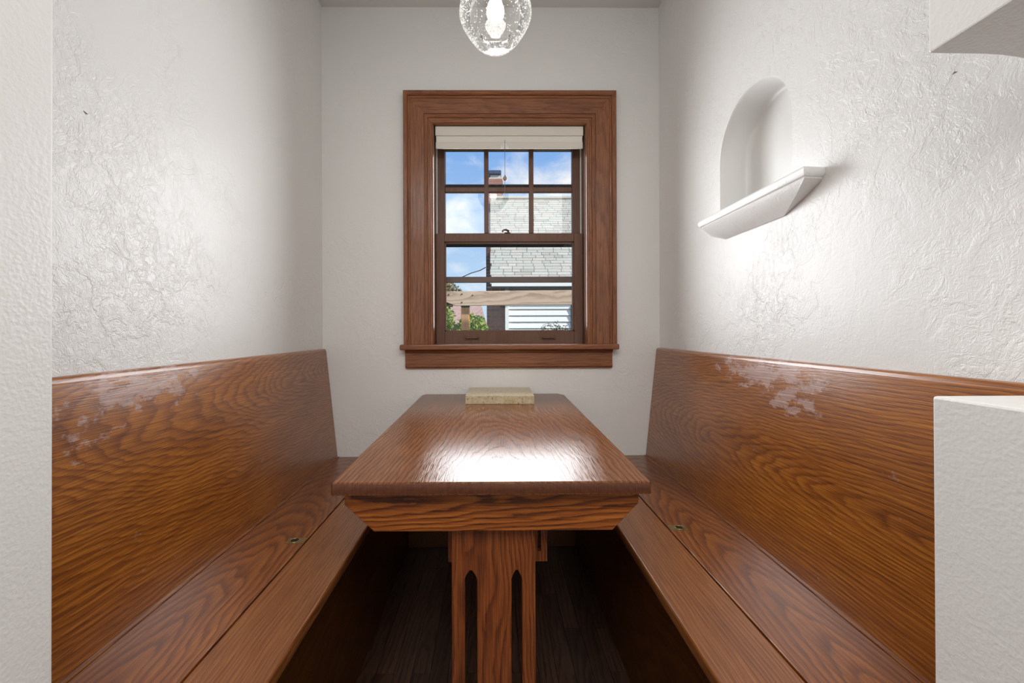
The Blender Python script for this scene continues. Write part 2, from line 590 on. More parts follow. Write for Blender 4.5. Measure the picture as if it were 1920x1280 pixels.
# ------------------------------------------------------------------ window
win = bpy.data.objects.new('window_1', None)
win.location = (0.094, D, 1.0)
COL.objects.link(win)
struct(win)
TL, TM, TD = (0.34, 0.130, 0.048), (0.235, 0.082, 0.030), (0.11, 0.035, 0.014)
tv = wood('trim_upright', 'Z', 'X', 'Y', 0.3, 0.10, 0.02, 0.006, TL, TM, TD, rough=0.33, coat=0.25, seed=1, contrast=0.55, pore=0.5, wob=0.01)
th = wood('trim_level', 'X', 'Z', 'Y', 1.9, 0.10, 0.02, 0.006, TL, TM, TD, rough=0.33, coat=0.25, seed=2, contrast=0.55, pore=0.5, wob=0.01)
sash_m = wood('sash_wood', 'Z', 'X', 'Y', 0.3, 0.10, 0.02, 0.008, (0.19, 0.105, 0.076), (0.155, 0.082, 0.058), (0.105, 0.052, 0.036), rough=0.4, coat=0.1, seed=3, contrast=0.3, pore=0.3, spec=0.12)
OX0, OX1, OZ1 = -0.288, 0.4735, 2.118       # clear opening
CX0, CX1, CZ1 = -0.436, 0.624, 2.277        # outer edge of the casing
CZ0 = 1.016
# casing profile: (distance from the outer edge, how far it stands off the wall)
prof = [(0.0, 0.0), (0.0, 0.034), (0.004, 0.038), (0.018, 0.038), (0.022, 0.034), (0.024, 0.027), (0.030, 0.024), (0.033, 0.020),
        (0.100, 0.020), (0.101, 0.016), (0.104, 0.016), (0.105, 0.020), (0.112, 0.021), (0.118, 0.018), (0.121, 0.013), (0.128, 0.013), (0.131, 0.016),
        (0.139, 0.016), (0.1445, 0.012), (0.1475, 0.004), (0.1475, 0.0)]
bm = B()
pr = [(CX0 + a_, D - 0.0004 - b_) for a_, b_ in prof]
A = [bm.verts.new((x, y, CZ0)) for x, y in pr]; Bv = [bm.verts.new((x, y, CZ1 - (x - CX0) * 159 / 148)) for x, y in pr]
for i in range(len(pr)):
    j = (i + 1) % len(pr); bm.faces.new((A[i], A[j], Bv[j], Bv[i]))
bm.faces.new(A); bm.faces.new(Bv)
obj('side_casing', bm, tv, win)
bm = B()
pr = [(CX1 - a_, D - 0.0004 - b_) for a_, b_ in prof]
A = [bm.verts.new((x, y, CZ0)) for x, y in pr]; Bv = [bm.verts.new((x, y, CZ1 - (CX1 - x) * 159 / 148)) for x, y in pr]
for i in range(len(pr)):
    j = (i + 1) % len(pr); bm.faces.new((A[i], A[j], Bv[j], Bv[i]))
bm.faces.new(A); bm.faces.new(Bv)
obj('side_casing', bm, tv, win)
bm = B()
pr = [(D - 0.0004 - b_, CZ1 - a_ * 159 / 148, a_) for a_, b_ in prof]
A = [bm.verts.new((CX0 + a_, y, z)) for y, z, a_ in pr]; Bv = [bm.verts.new((CX1 - a_, y, z)) for y, z, a_ in pr]
for i in range(len(pr)):
    j = (i + 1) % len(pr); bm.faces.new((A[i], A[j], Bv[j], Bv[i]))
bm.faces.new(A); bm.faces.new(Bv)
obj('head_casing', bm, th, win)
# stool and apron
bm = B(); box(bm, -0.452, 0.628, D - 0.062, D + 0.05, 0.989, CZ0, 0.006, 3)
obj('window_stool', bm, th, win)
bm = B()
ap = [(D - 0.0004, 0.989), (D - 0.028, 0.989), (D - 0.030, 0.984), (D - 0.027, 0.976), (D - 0.019, 0.972), (D - 0.019, 0.918), (D - 0.023, 0.915), (D - 0.023, 0.905), (D - 0.017, 0.902), (D - 0.015, 0.896), (D - 0.0004, 0.896)]
sweep(bm, 'X', -0.432, 0.604, ap)
obj('window_apron', bm, th, win)
# jamb lining and white track
bm = B(); box(bm, HX0 - 0.0, OX0, D + 0.0, D + 0.195, HZ0, HZ1); obj('side_jamb', bm, sash_m, win)
bm = B(); box(bm, OX1, HX1, D + 0.0, D + 0.195, HZ0, HZ1); obj('side_jamb', bm, sash_m, win)
bm = B(); box(bm, OX0, OX1, D + 0.0, D + 0.195, OZ1, HZ1); obj('head_jamb', bm, sash_m, win)
bm = B(); box(bm, OX0, OX1, D + 0.0502, D + 0.24, 0.972, 1.000); obj('outer_sill', bm, sash_m, win)
track_m = plain('white_track', (0.78, 0.77, 0.74), 0.3)
for x in (OX0, OX1 - 0.006):
    bm = B(); box(bm, x, x + 0.006, D + 0.088, D + 0.094, 1.55, OZ1); obj('sash_track', bm, track_m, win)
glass = thin_glass('window_glass', (0.985, 0.99, 0.985), 1.35)
def W2(px, py, dep):
    """wall measurements: photo pixels at a given depth -> metres (X, Z)"""
    k = 800.0 / dep
    return (px - 922) / k, 1.08 + (621 - py) / k
# upper sash
yu = D + 0.112
us = obj('upper_sash', box(B(), 0, 0.001, D + 0.11, D + 0.111, 1.7, 1.701), sash_m, win)
def X_(px, y): return W2(px, 0, y)[0]
def Z_(py, y): return W2(0, py, y)[1]
def remesh(o, bm):
    bmesh.ops.recalc_face_normals(bm, faces=list(bm.faces)); bm.to_mesh(o.data); bm.free()
y0, y1 = D + 0.095, D + 0.127
bm = B()
xl, xr = X_(835, y0), X_(1074, y0)
zt, zb = Z_(279, y0), Z_(437, y0)
box(bm, OX0 + 0.001, xl, y0, y1, zb - 0.035, OZ1 - 0.001, 0.002, 1)
box(bm, xr, OX1 - 0.001, y0, y1, zb - 0.035, OZ1 - 0.001, 0.002, 1)
box(bm, xl, xr, y0, y1, zt, OZ1 - 0.001, 0.002, 1)
box(bm, xl, xr, y0, y1, zb - 0.035, zb, 0.002, 1)
remesh(us, bm)
cols = [(835, 908.5), (917, 993), (1001.5, 1074)]
rowsz = [(279, 348), (361, 437)]
for (pa, pb) in ((908.5, 917), (993, 1001.5)):
    bm = B(); box(bm, X_(pa, y0), X_(pb, y0), y0 + 0.002, y1 - 0.002, zb, zt, 0.003, 2); obj('muntin', bm, sash_m, us)
bm = B(); box(bm, xl, xr, y0 + 0.003, y1 - 0.003, Z_(359.5, y0), Z_(350, y0), 0.003, 2); obj('muntin', bm, sash_m, us)
for pa, pb in cols:
    for ra, rb in rowsz:
        bm = B(); box(bm, X_(pa, yu) - 0.003, X_(pb, yu) + 0.003, yu - 0.001, yu + 0.001, Z_(rb, yu) - 0.003, Z_(ra, yu) + 0.003); obj('pane', bm, glass, us)
# lower sash
y0, y1 = D + 0.052, D + 0.087
bm = B()
xl, xr = X_(834, y0), X_(1077, y0)
zt, zb = Z_(453, y0), Z_(621, y0)
box(bm, OX0 + 0.001, xl, y0, y1, 1.0005, Z_(437.5, y0), 0.002, 1)
box(bm, xr, OX1 - 0.001, y0, y1, 1.0005, Z_(437.5, y0), 0.002, 1)
box(bm, xl, xr, y0, y1, zt, Z_(437.5, y0), 0.002, 1)
box(bm, xl, xr, y0, y1, 1.0005, zb, 0.002, 1)
for (a0, a1, b0, b1) in ((xl, xl + 0.006, zb, zt), (xr - 0.006, xr, zb, zt), (xl, xr, zt - 0.006, zt), (xl, xr, zb, zb + 0.006)):
    box(bm, a0, a1, y0 + 0.008, y1 - 0.002, b0, b1)
ls = obj('lower_sash', bm, sash_m, win)
bm = B(); box(bm, xl - 0.004, xr + 0.004, y0 + 0.018, y0 + 0.020, zb - 0.004, zt + 0.004); obj('pane', bm, glass, ls)
lift_m = plain('lift_bronze', (0.14, 0.075, 0.05), 0.35, 0.6)
for px in (885, 1028):
    bm = B()
    cx, cz = W2(px, 633.5, y0)
    box(bm, cx - 0.040, cx - 0.026, y0 - 0.003, y0, cz - 0.010, cz + 0.010, 0.001, 1)
    box(bm, cx + 0.026, cx + 0.040, y0 - 0.003, y0, cz - 0.010, cz + 0.010, 0.001, 1)
    tube(bm, [(cx - 0.032, y0 - 0.002, cz), (cx - 0.030, y0 - 0.013, cz), (cx + 0.030, y0 - 0.013, cz), (cx + 0.032, y0 - 0.002, cz)], 0.0035, 8)
    obj('sash_lift', bm, lift_m, ls)
cx, cz = W2(949, 437, y0)
bm = B()
box(bm, cx - 0.006, cx + 0.024, y0 + 0.004, y0 + 0.030, cz, cz + 0.006, 0.001, 1)
tube(bm, [(cx + 0.012, y0 + 0.016, cz + 0.004), (cx + 0.013, y0 + 0.015, cz + 0.016), (cx + 0.002, y0 + 0.012, cz + 0.020), (cx - 0.012, y0 + 0.010, cz + 0.018), (cx - 0.018, y0 + 0.010, cz + 0.012), (cx - 0.013, y0 + 0.010, cz + 0.008)],
     [0.008, 0.007, 0.005, 0.004, 0.004, 0.003], 8)
obj('sash_lock', bm, lift_m, ls, True)
# storm window outside
storm_m = plain('storm_frame', (0.20, 0.135, 0.115), 0.6, 0.0, 0.1)
dark_m = plain('dark_gasket', (0.025, 0.032, 0.040), 0.7, 0.0, 0.1)
ys = D + 0.150
st = obj('storm_window', box(B(), OX0, X_(829, ys), ys, ys + 0.03, 1.0005, OZ1), storm_m, win)
bm = B()
box(bm, OX0 + .001, X_(832, ys), ys, ys + 0.03, 1.0005, OZ1 - .001)
box(bm, X_(1079, ys), OX1 - .001, ys, ys + 0.03, 1.0005, OZ1 - .001)
box(bm, X_(832, ys), X_(1079, ys), ys, ys + 0.03, Z_(529, ys), Z_(518.5, ys), 0.002, 1)
box(bm, X_(832, ys), X_(1079, ys), ys, ys + 0.03, 1.0005, Z_(623, ys), 0.002, 1)
remesh(st, bm)
bm = B()
box(bm, X_(832, ys), X_(1079, ys), ys, ys + 0.02, Z_(462, ys), Z_(456, ys))
box(bm, X_(832, ys), X_(1079, ys), ys, ys + 0.012, Z_(283, ys), Z_(278, ys))
box(bm, X_(832, ys), X_(1079, ys), ys, ys + 0.012, Z_(352, ys), Z_(345.5, ys))
box(bm, X_(1074, ys), X_(1079, ys), ys, ys + 0.012, Z_(518, ys), Z_(283, ys))
box(bm, X_(832, ys), X_(836.5, ys), ys, ys + 0.012, Z_(518, ys), Z_(283, ys))
obj('storm_gasket', bm, dark_m, st)

# roller blind pulled up under the head of the window
blind = thing('roller_blind', (0.094, D + 0.03, 2.03), 'cream roller blind rolled up at the top of the window', 'blind')
cream = plain('blind_cream', (0.74, 0.70, 0.62), 0.55)
cloth = NT('blind_cloth')
cloth.p.inputs['Base Color'].default_value = c4(0.80, 0.77, 0.70)
cloth.p.inputs['Roughness'].default_value = 0.8
cloth.p.inputs['Subsurface Weight'].default_value = 0.0
bx0, bx1 = OX0 + 0.006, OX1 - 0.006
bm = B(); box(bm, bx0, bx1, D + 0.006, D + 0.012, 2.070, OZ1 - 0.001, 0.0015, 1)
obj('head_rail', bm, cream, blind)
bm = B()
pr = [(D + 0.030 + 0.018 * math.cos(t * PI / 12), 2.0815 + 0.018 * math.sin(t * PI / 12)) for t in range(24)]
sweep(bm, 'X', bx0 + 0.002, bx1 - 0.002, pr)
auto_smooth(obj('fabric_roll', bm, cloth.m, blind), 40)
bm = B(); box(bm, bx0 + 0.004, bx1 - 0.004, D + 0.0125, D + 0.0140, 2.020, 2.082)
obj('fabric_drop', bm, cloth.m, blind)
bm = B(); box(bm, bx0 + 0.001, bx1 - 0.001, D + 0.010, D + 0.019, 2.006, 2.041, 0.004, 2)
obj('hem_bar', bm, cream, blind)
cx = 0.069
bm = B(); box(bm, cx - 0.012, cx + 0.012, D + 0.006, D + 0.0105, 2.004, 2.034, 0.002, 1)
for s in (-1, 1):
    box(bm, cx + s * 0.016 - 0.004, cx + s * 0.016 + 0.004, D + 0.007, D + 0.0105, 2.006, 2.022, 0.001, 1)
obj('pull_plate', bm, plain('pull_white', (0.86, 0.85, 0.82), 0.3), blind)
bm = B(); tube(bm, [(cx, D + 0.004, 2.046), (cx, D + 0.003, 1.9), (cx, D + 0.003, 1.772)], 0.0011, 6)
obj('pull_cord', bm, plain('cord_grey', (0.16, 0.15, 0.14), 0.7), blind)
bm = B(); lathe(bm, [(1.835, 0), (1.837, 0.004), (1.843, 0.0105), (1.850, 0.0125), (1.857, 0.0105), (1.866, 0.005), (1.872, 0.002), (1.872, 0)], cx, D + 0.003, 16)
obj('cord_bead', bm, plain('bead_wood', (0.40, 0.33, 0.27), 0.45), blind, True)

# ------------------------------------------------------------------ benches
def bench(side, mats, label):
    s = side
    t = thing('booth_bench', (s * 0.6, 1.43, 0.0), label, 'bench')
    Y0, Y1 = 0.659, D - 0.004
    def xb(bm, a_, b_, *r, **k):
        return box(bm, min(s * a_, s * b_), max(s * a_, s * b_), *r, **k)
    bm = B(); xb(bm, 0.403, 0.5585, Y0, Y1, 0.424, 0.453, bev=0.005, seg=3)
    auto_smooth(obj('seat_board', bm, mats['front'], t))
    bm = B(); xb(bm, 0.5615, 0.764, Y0, Y1, 0.425, 0.453, bev=0.002, seg=2)
    lid = obj('seat_lid', bm, mats['lid'], t)
    bm = B(); xb(bm, 0.7655, 0.792, Y0, Y1, 0.424, 0.4545, bev=0.002, seg=2)
    obj('hinge_strip', bm, mats['lid'], t)
    # brass ring pull let into the lid edge
    py = 1.287 if s < 0 else 1.352
    bm = B(); 
    ring_c = (s * 0.590, py)
    outer = [(ring_c[0] + a_, ring_c[1] + b_) for a_, b_ in ((-0.027, -0.017), (0.027, -0.017), (0.027, 0.017), (-0.027, 0.017))]
    hole = [(ring_c[0] + s * 0.004 + 0.0115 * math.cos(2 * PI * i / 20), ring_c[1] + 0.0115 * math.sin(2 * PI * i / 20)) for i in range(20)]
    plate(bm, 'Z', 0.4530, 0.4540, outer, [hole[::-1]])
    obj('pull_plate', bm, BRASS, lid)
    bm = B()
    pts = [(ring_c[0] + s * 0.004 + 0.013 * math.cos(2 * PI * i / 20), ring_c[1] + 0.013 * math.sin(2 * PI * i / 20), 0.4545) for i in range(21)]
    tube(bm, pts, 0.0016, 6)
    obj('pull_ring', bm, BRASS, lid, True)
    bm = B(); lathe(bm, [(0.4531, 0.0), (0.4533, 0.0115)], hole[0][0] - 0.0115, ring_c[1], 20)
    obj('pull_hole_shade', bm, BLACK, lid)  # flat dark disc painting the darkness inside the finger hole
    # leaning back
    bm = B()
    lean = (0.832 - 0.776) / (0.995 - 0.4545)
    top = 0.995
    pr = [(0.776, 0.4545)]
    pr += [(0.832 - 0.012 * lean + 0.0, top - 0.012), (0.833, top - 0.006), (0.836, top - 0.002), (0.840, top)]
    pr += [(0.8465, top), (0.8480, top - 0.004), (0.8480, 0.86), (0.8140, 0.4545)]
    sweep(bm, 'Y', Y0, Y1, [(s * a_, b_) for a_, b_ in pr])
    auto_smooth(obj('backrest', bm, mats['back'], t), 45)
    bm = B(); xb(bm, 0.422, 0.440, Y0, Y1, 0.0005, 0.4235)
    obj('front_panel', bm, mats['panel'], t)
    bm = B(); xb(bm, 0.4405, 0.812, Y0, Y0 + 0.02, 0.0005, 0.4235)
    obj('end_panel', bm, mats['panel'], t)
    return t
BRASS = speckled('aged_brass', (0.36, 0.27, 0.12), 0.4, 300, 0.35, 0.85)
BLACK = plain('hole_shade', (0.006, 0.005, 0.004), 0.9)
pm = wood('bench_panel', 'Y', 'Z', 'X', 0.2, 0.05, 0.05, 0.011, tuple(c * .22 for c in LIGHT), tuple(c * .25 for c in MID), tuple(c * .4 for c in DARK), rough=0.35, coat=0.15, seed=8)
mL = {'back': wood('bench_back_left', 'Y', 'Z', 'X', 0.900, 0.470, 0.140, 0.0090, LIGHT, MID, DARK, contrast=0.75, pore=0.45, rough=0.30, coat=0.75, coat_rough=0.20, seed=2.0,
                   wear=((1.02, 0.955, 0.34, 0.09, 1.0), (0.86, 0.88, 0.16, 0.08, 0.6)), bump=0.09),
      'front': wood('bench_front_left', 'Y', 'X', 'Z', -0.80, -0.40, 0.04, 0.009, (0.33, 0.125, 0.034), (0.21, 0.072, 0.020), (0.11, 0.032, 0.010), rough=0.36, coat=0.3, seed=3.0, contrast=0.6),
      'lid': wood('bench_lid_left', 'Y', 'X', 'Z', -0.68, -0.535, 0.160, 0.013, (0.34, 0.115, 0.022), (0.19, 0.055, 0.011), (0.085, 0.022, 0.006), contrast=0.9, rough=0.30, coat=0.4, seed=5.0), 'panel': pm}
mR = {'back': wood('bench_back_right', 'Y', 'Z', 'X', 0.700, -0.880, 0.130, 0.0092, LIGHT, MID, DARK, contrast=0.75, pore=0.45, rough=0.30, coat=0.75, coat_rough=0.20, seed=11.0,
                   wear=((1.28, 0.955, 0.36, 0.085, 1.0), (1.16, 0.90, 0.16, 0.10, 0.8)), bump=0.09),
      'front': wood('bench_front_right', 'Y', 'X', 'Z', 0.82, -0.40, 0.04, 0.009, (0.33, 0.125, 0.034), (0.21, 0.072, 0.020), (0.11, 0.032, 0.010), rough=0.36, coat=0.3, seed=13.0, contrast=0.6),
      'lid': wood('bench_lid_right', 'Y', 'X', 'Z', 0.67, -0.525, 0.140, 0.013, (0.34, 0.115, 0.022), (0.19, 0.055, 0.011), (0.085, 0.022, 0.006), contrast=0.9, rough=0.30, coat=0.4, seed=15.0), 'panel': pm}
bench(-1, mL, 'built-in wooden booth bench along the left wall, left of the table')
bench(1, mR, 'built-in wooden booth bench along the right wall below the arched niche')

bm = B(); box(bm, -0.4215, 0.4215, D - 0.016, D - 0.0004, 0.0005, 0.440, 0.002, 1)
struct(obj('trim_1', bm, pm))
# ------------------------------------------------------------------ table
table = thing('trestle_table', (0.0, 1.5, 0.0), 'dark-stained oak trestle table running up to the wall under the window', 'table')
TT = wood('table_top_oak', 'Y', 'X', 'Z', 0.02, -0.66, 0.090, 0.0100, (0.270, 0.112, 0.044), (0.165, 0.060, 0.022), (0.062, 0.020, 0.009), rough=0.17, coat=0.0,
          coat_rough=0.16, seed=21.0, bump=0.16, rip=0.5, contrast=0.75, spec=0.17)
TA = wood('table_apron_oak', 'X', 'Z', 'Y', 0.700, -0.93, 0.060, 0.0085, (0.42, 0.135, 0.022), (0.25, 0.066, 0.010), (0.060, 0.014, 0.004), rough=0.34, coat=0.25, seed=25.0, wob=0.03, contrast=1.2)
TG = wood('table_leg_oak', 'Z', 'X', 'Y', -0.05, -0.93, 0.02, 0.0080, (0.28, 0.080, 0.018), (0.17, 0.043, 0.010), (0.070, 0.017, 0.005), rough=0.36, coat=0.2, seed=27.0)
TE = wood('table_end_grain', 'Z', 'X', 'Y', 0.0, -0.3, 0.5, 0.008, (0.130, 0.045, 0.020), (0.095, 0.030, 0.014), (0.05, 0.015, 0.007), rough=0.4, coat=0.2, seed=29.0, contrast=0.4)
slope = 0.0132
def tz(y): return 0.751 + slope * (y - 0.932)
outline = [(-0.352, 0.9345), (-0.350, 0.932), (0.346, 0.930), (0.349, 0.933), (0.356, 2.095), (0.330, 2.142), (-0.330, 2.138), (-0.346, 2.110)]
bm = B()
plate(bm, 'Z', 0.722, 0.751, outline, bev=0.0035)
for v in bm.verts:
    v.co.z += slope * (v.co.y - 0.932)
top = auto_smooth(obj('table_top', bm, TT, table), 35)
# end grain shows on the front edge only
top.data.materials.append(TE)
for p in top.data.polygons:
    if p.normal.y < -0.9:
        p.material_index = 1
def trestle(yf, rear=False):
    zt = tz(yf) - 0.0300
    bm = B()
    plate(bm, 'Y', yf, yf + 0.036, [(-0.338, zt), (-0.338, zt - 0.036), (-0.270, zt - 0.098), (0.276, zt - 0.098), (0.336, zt - 0.036), (0.336, zt)], bev=0.002)
    obj('apron', bm, TA, table)
    zl = zt - 0.0985
    ya = yf + 0.036
    # leg board behind the apron, two long pointed slots cut through
    o_ = [(-0.097, 0.0605), (0.102, 0.0605), (0.102, zt - 0.001), (-0.097, zt - 0.001)]
    def slot(a_, b_):
        c_ = (a_ + b_) / 2
        return [(a_, 0.16), (b_, 0.16), (b_, 0.492), (b_ - 0.004, 0.502), (c_ + 0.003, 0.513), (c_ - 0.003, 0.513), (a_ + 0.004, 0.502), (a_, 0.492)]
    bm = B()
    plate(bm, 'Y', ya + 0.0002, ya + 0.034, o_, [slot(-0.066, -0.037)[::-1], slot(0.045, 0.070)[::-1]], bev=0.0015)
    obj('leg', bm, TG, table)
    bm = B()
    w_ = 0.09 if rear else 0.24
    box(bm, -w_, w_ + 0.005, ya - 0.012, ya + 0.046, 0.0005, 0.060, 0.006, 2)
    obj('foot', bm, TA, table)
    return ya
ya = trestle(0.976)
bm = B()
zt = tz(1.05) - 0.0305
plate(bm, 'Y', ya + 0.050, ya + 0.072, [(-0.110, zt - 0.215), (0.136, zt - 0.215), (0.136, zt), (-0.110, zt)], [[(0.112, zt - 0.19), (0.112, zt - 0.06), (0.1205, zt - 0.06), (0.1205, zt - 0.19)]])
obj('cleat', bm, TG, table)
trestle(1.88, True)
bm = B(); box(bm, -0.012, 0.017, ya + 0.0725, 1.915, 0.22, 0.30, 0.003, 1)
obj('stretcher', bm, TG, table)

# ------------------------------------------------------------------ stone slab
t = NT('granite')
o_ = t.obj()
n1 = t.noise(o_, 60, 6, 0.7, 0.6)
n2 = t.noise(o_, 130, 3, 0.6, 0.3)
st1 = t.n('ShaderNodeMapping'); st1.inputs['Scale'].default_value = (1.0, 4.0, 4.0); t.l(o_, st1.inputs[0])
n3 = t.noise(st1.outputs[0], 22, 5, 0.65, 0.5)
col = t.ramp(n1, [(0.30, c4(0.50, 0.36, 0.17)), (0.5, c4(0.64, 0.52, 0.32)), (0.7, c4(0.74, 0.68, 0.55))])
col = t.mix(t.ramp(n3, [(0.47, 0.0), (0.62, 0.5)]), col, c4(0.44, 0.41, 0.31))
col = t.mix(t.ramp(n2, [(0.60, 0.0), (0.66, 0.85)]), col, c4(0.10, 0.055, 0.03))
t.l(col, t.p.inputs['Base Color'])
t.p.inputs['Roughness'].default_value = 0.28
bm = B()
nx = 26
ring = [(-0.116, 1.866), (0.184, 1.863), (0.187, 2.125), (-0.113, 2.128)]
ov = []
for (a_, b_) in zip(ring, ring[1:] + ring[:1]):
    for i in range(nx):
        k = i / nx
        ov.append((a_[0] + (b_[0] - a_[0]) * k + random.uniform(-.0008, .0008), a_[1] + (b_[1] - a_[1]) * k + random.uniform(-.0008, .0008)))
plate(bm, 'Z', 0.751, 0.7855, ov, bev=0.0)
for v in bm.verts:
    v.co.z += slope * (v.co.y - 0.932) + 0.0003
slab = obj('stone_slab', bm, t.m)
tag(slab, 'square speckled beige granite slab lying at the wall end of the table', 'stone slab')

# ------------------------------------------------------------------ shelf under the niche
bm = B()
def ledge(z, e, yn, yf, ynw, yfw):
    return [bm.verts.new(p) for p in ((XW - 0.0005, ynw, z), (XW - e, yn, z), (XW - e, yf, z), (XW - 0.0005, yfw, z))]
loops = [ledge(1.4935, 0.052, 1.080, 1.612, 1.083, 1.668), ledge(1.4955, 0.058, 1.074, 1.620, 1.080, 1.676),
         ledge(1.4900, 0.061, 1.071, 1.624, 1.078, 1.680), ledge(1.4800, 0.060, 1.072, 1.624, 1.078, 1.680),
         ledge(1.4735, 0.056, 1.076, 1.618, 1.082, 1.676), ledge(1.4715, 0.051, 1.080, 1.612, 1.086, 1.670),
         ledge(1.4690, 0.053, 1.080, 1.613, 1.086, 1.672), ledge(1.4650, 0.051, 1.084, 1.610, 1.090, 1.668),
         ledge(1.4420, 0.034, 1.135, 1.590, 1.142, 1.640), ledge(1.4110, 0.004, 1.225, 1.535, 1.230, 1.540)]
bm.faces.new(loops[0])
for A, Bq in zip(loops, loops[1:]):
    for i in range(4):
        bm.faces.new((A[i], A[(i + 1) % 4], Bq[(i + 1) % 4], Bq[i]))
bm.faces.new(loops[-1])
sh = obj('niche_shelf', bm, plaster('plaster_shelf', trowel=0.25, peel=0.2, seed=5.5, rough=0.36))
auto_smooth(sh, 32)
tag(sh, 'white plaster ledge shelf jutting out below the arched niche', 'shelf')

# ------------------------------------------------------------------ pendant lamp
PX, PY = 0.015, 1.35
lamp = thing('pendant_lamp', (PX, PY, CEIL), 'clear seeded glass globe pendant lamp hanging over the table', 'lamp')
brz = plain('lamp_metal', (0.42, 0.40, 0.37), 0.3, 0.9)
globe = [(1.968, 0.0), (1.9685, 0.012), (1.970, 0.022), (1.9755, 0.040), (1.984, 0.055), (1.996, 0.068), (2.012, 0.081), (2.028, 0.091), (2.042, 0.100), (2.058, 0.1085),
         (2.072, 0.1135), (2.086, 0.115), (2.102, 0.1125), (2.116, 0.1075), (2.130, 0.100), (2.145, 0.088), (2.157, 0.074), (2.167, 0.060), (2.176, 0.053), (2.205, 0.051)]
sg = thin_glass('seeded_glass', (0.97, 0.97, 0.97), 1.5, 0.02, haze=0.16)
bm = B(); lathe(bm, globe, PX, PY, 64)
gl = obj('glass_globe', bm, sg, lamp, True)
bm = B()
inner = [(1.9725, 0.0), (1.974, 0.022), (1.979, 0.039), (1.988, 0.049), (2.000, 0.055), (2.014, 0.057), (2.026, 0.055), (2.034, 0.050)]
lathe(bm, inner, PX, PY, 48)
obj('globe_reflection_bowl', bm, thin_glass('reflection_bowl_glass', (0.98, 0.98, 0.98), 1.45, 0.02, haze=0.06), gl, True)  # added bowl drawing the reflection and thickness of the globe glass
bm = B()
for i in range(700):
    k = random.uniform(0.12, 0.95)
    f_ = k * (len(globe) - 2)
    j = int(f_); q = f_ - j
    z = globe[j][0] * (1 - q) + globe[j + 1][0] * q
    r = globe[j][1] * (1 - q) + globe[j + 1][1] * q - 0.0018
    an = random.uniform(0, 2 * PI)
    s_ = random.uniform(0.0007, 0.0017)
    tmp = bmesh.new()
    bmesh.ops.create_icosphere(tmp, subdivisions=1, radius=s_)
    add(bm, tmp, Matrix.Translation((PX + r * math.cos(an), PY + r * math.sin(an), z)) @ Matrix.Diagonal((1, 1, 1.5, 1)))
sb = obj('glass_seeds', bm, plain('bubble_white', (0.85, 0.85, 0.84), 0.15), gl)
sb['kind'] = 'stuff'
bulb_prof = [(2.058, 0.0), (2.060, 0.010), (2.066, 0.019), (2.076, 0.0255), (2.088, 0.028), (2.102, 0.026), (2.118, 0.020), (2.132, 0.0145), (2.150, 0.0135)]
bm = B(); lathe(bm, bulb_prof, PX, PY, 32)
obj('light_bulb', bm, emit('bulb_glow', (1.0, 0.96, 0.90), 22), lamp, True)
bm = B(); lathe(bm, [(2.150, 0.0), (2.150, 0.017), (2.190, 0.017), (2.192, 0.054), (2.225, 0.056), (2.240, 0.045), (2.250, 0.016), (2.262, 0.010), (2.262, 0.0)], PX, PY, 40)
auto_smooth(obj('lamp_holder', bm, brz, lamp), 40)
bm = B(); lathe(bm, [(2.255, 0.0), (2.255, 0.006), (2.69, 0.006), (2.69, 0.0)], PX, PY, 16)
auto_smooth(obj('rod', bm, brz, lamp), 40)
bm = B(); lathe(bm, [(2.680, 0.0), (2.680, 0.02), (2.688, 0.055), (2.700, 0.064), (CEIL - 0.0005, 0.065), (CEIL - 0.0005, 0.0)], PX, PY, 40)
auto_smooth(obj('ceiling_canopy', bm, brz, lamp), 40)

# ------------------------------------------------------------------ outside
GZ = -0.9
bm = B()
n = 40
g = {}
for i in range(n + 1):
    for j in range(n + 1):
        x = -30 + 60 * i / n; y = 2.6 + 40 * j / n
        g[i, j] = bm.verts.new((x, y, GZ - 0.02 + 0.05 * math.sin(x * 1.3) * math.cos(y * 0.9)))
for i in range(n):
    for j in range(n):
        bm.faces.new((g[i, j], g[i + 1, j], g[i + 1, j + 1], g[i, j + 1]))
t = NT('lawn')
t.l(t.ramp(t.noise(t.obj(), 8, 6, 0.7), [(0.3, c4(0.06, 0.09, 0.025)), (0.7, c4(0.16, 0.18, 0.07))]), t.p.inputs['Base Color'])
t.p.inputs['Roughness'].default_value = 0.9
ground = struct(obj('ground', bm, t.m))

# neighbour house
house = thing('neighbour_house', (1.8, 11.5, GZ), 'white clapboard house with grey shingle roof seen through the window', 'house')
HY = 10.0
white = speckled('white_paint', (0.80, 0.80, 0.79), 0.04, 6, 0.5)
bm = B(); box(bm, 0.30, 6.0, HY + 0.05, HY + 5.0, GZ, 2.15); obj('wall', bm, plain('lap_shadow_sheathing', (0.12, 0.12, 0.13), 0.9), house)  # dark sheathing added behind the boards to draw their shadow lines
board = None
for i in range(20):
    z = GZ + 0.10 + 0.15 * i
    if z > 2.0: break
    if board is None:
        b_ = B()
        sweep(b_, 'X', 0.0, 1.46, [(0.05, 0.0), (0.0, 0.0), (0.0, 0.010), (0.034, 0.139), (0.05, 0.139)])
        bmesh.ops.recalc_face_normals(b_, faces=list(b_.faces))
        board = bpy.data.meshes.new('clapboard'); b_.to_mesh(board); b_.free(); board.materials.append(white)
    o = bpy.data.objects.new('clapboard', board); COL.objects.link(o); o.parent = house
    o.matrix_parent_inverse = house.matrix_basis.inverted() if False else Matrix()
    o.location = Vector((0.40, HY, z)) - house.location
bm = B(); box(bm, 0.315, 0.40, HY - 0.03, HY + 0.05, GZ, 2.1); obj('corner_board', bm, white, house)
dkt = plain('dark_trim_and_shade', (0.045, 0.045, 0.05), 0.6)
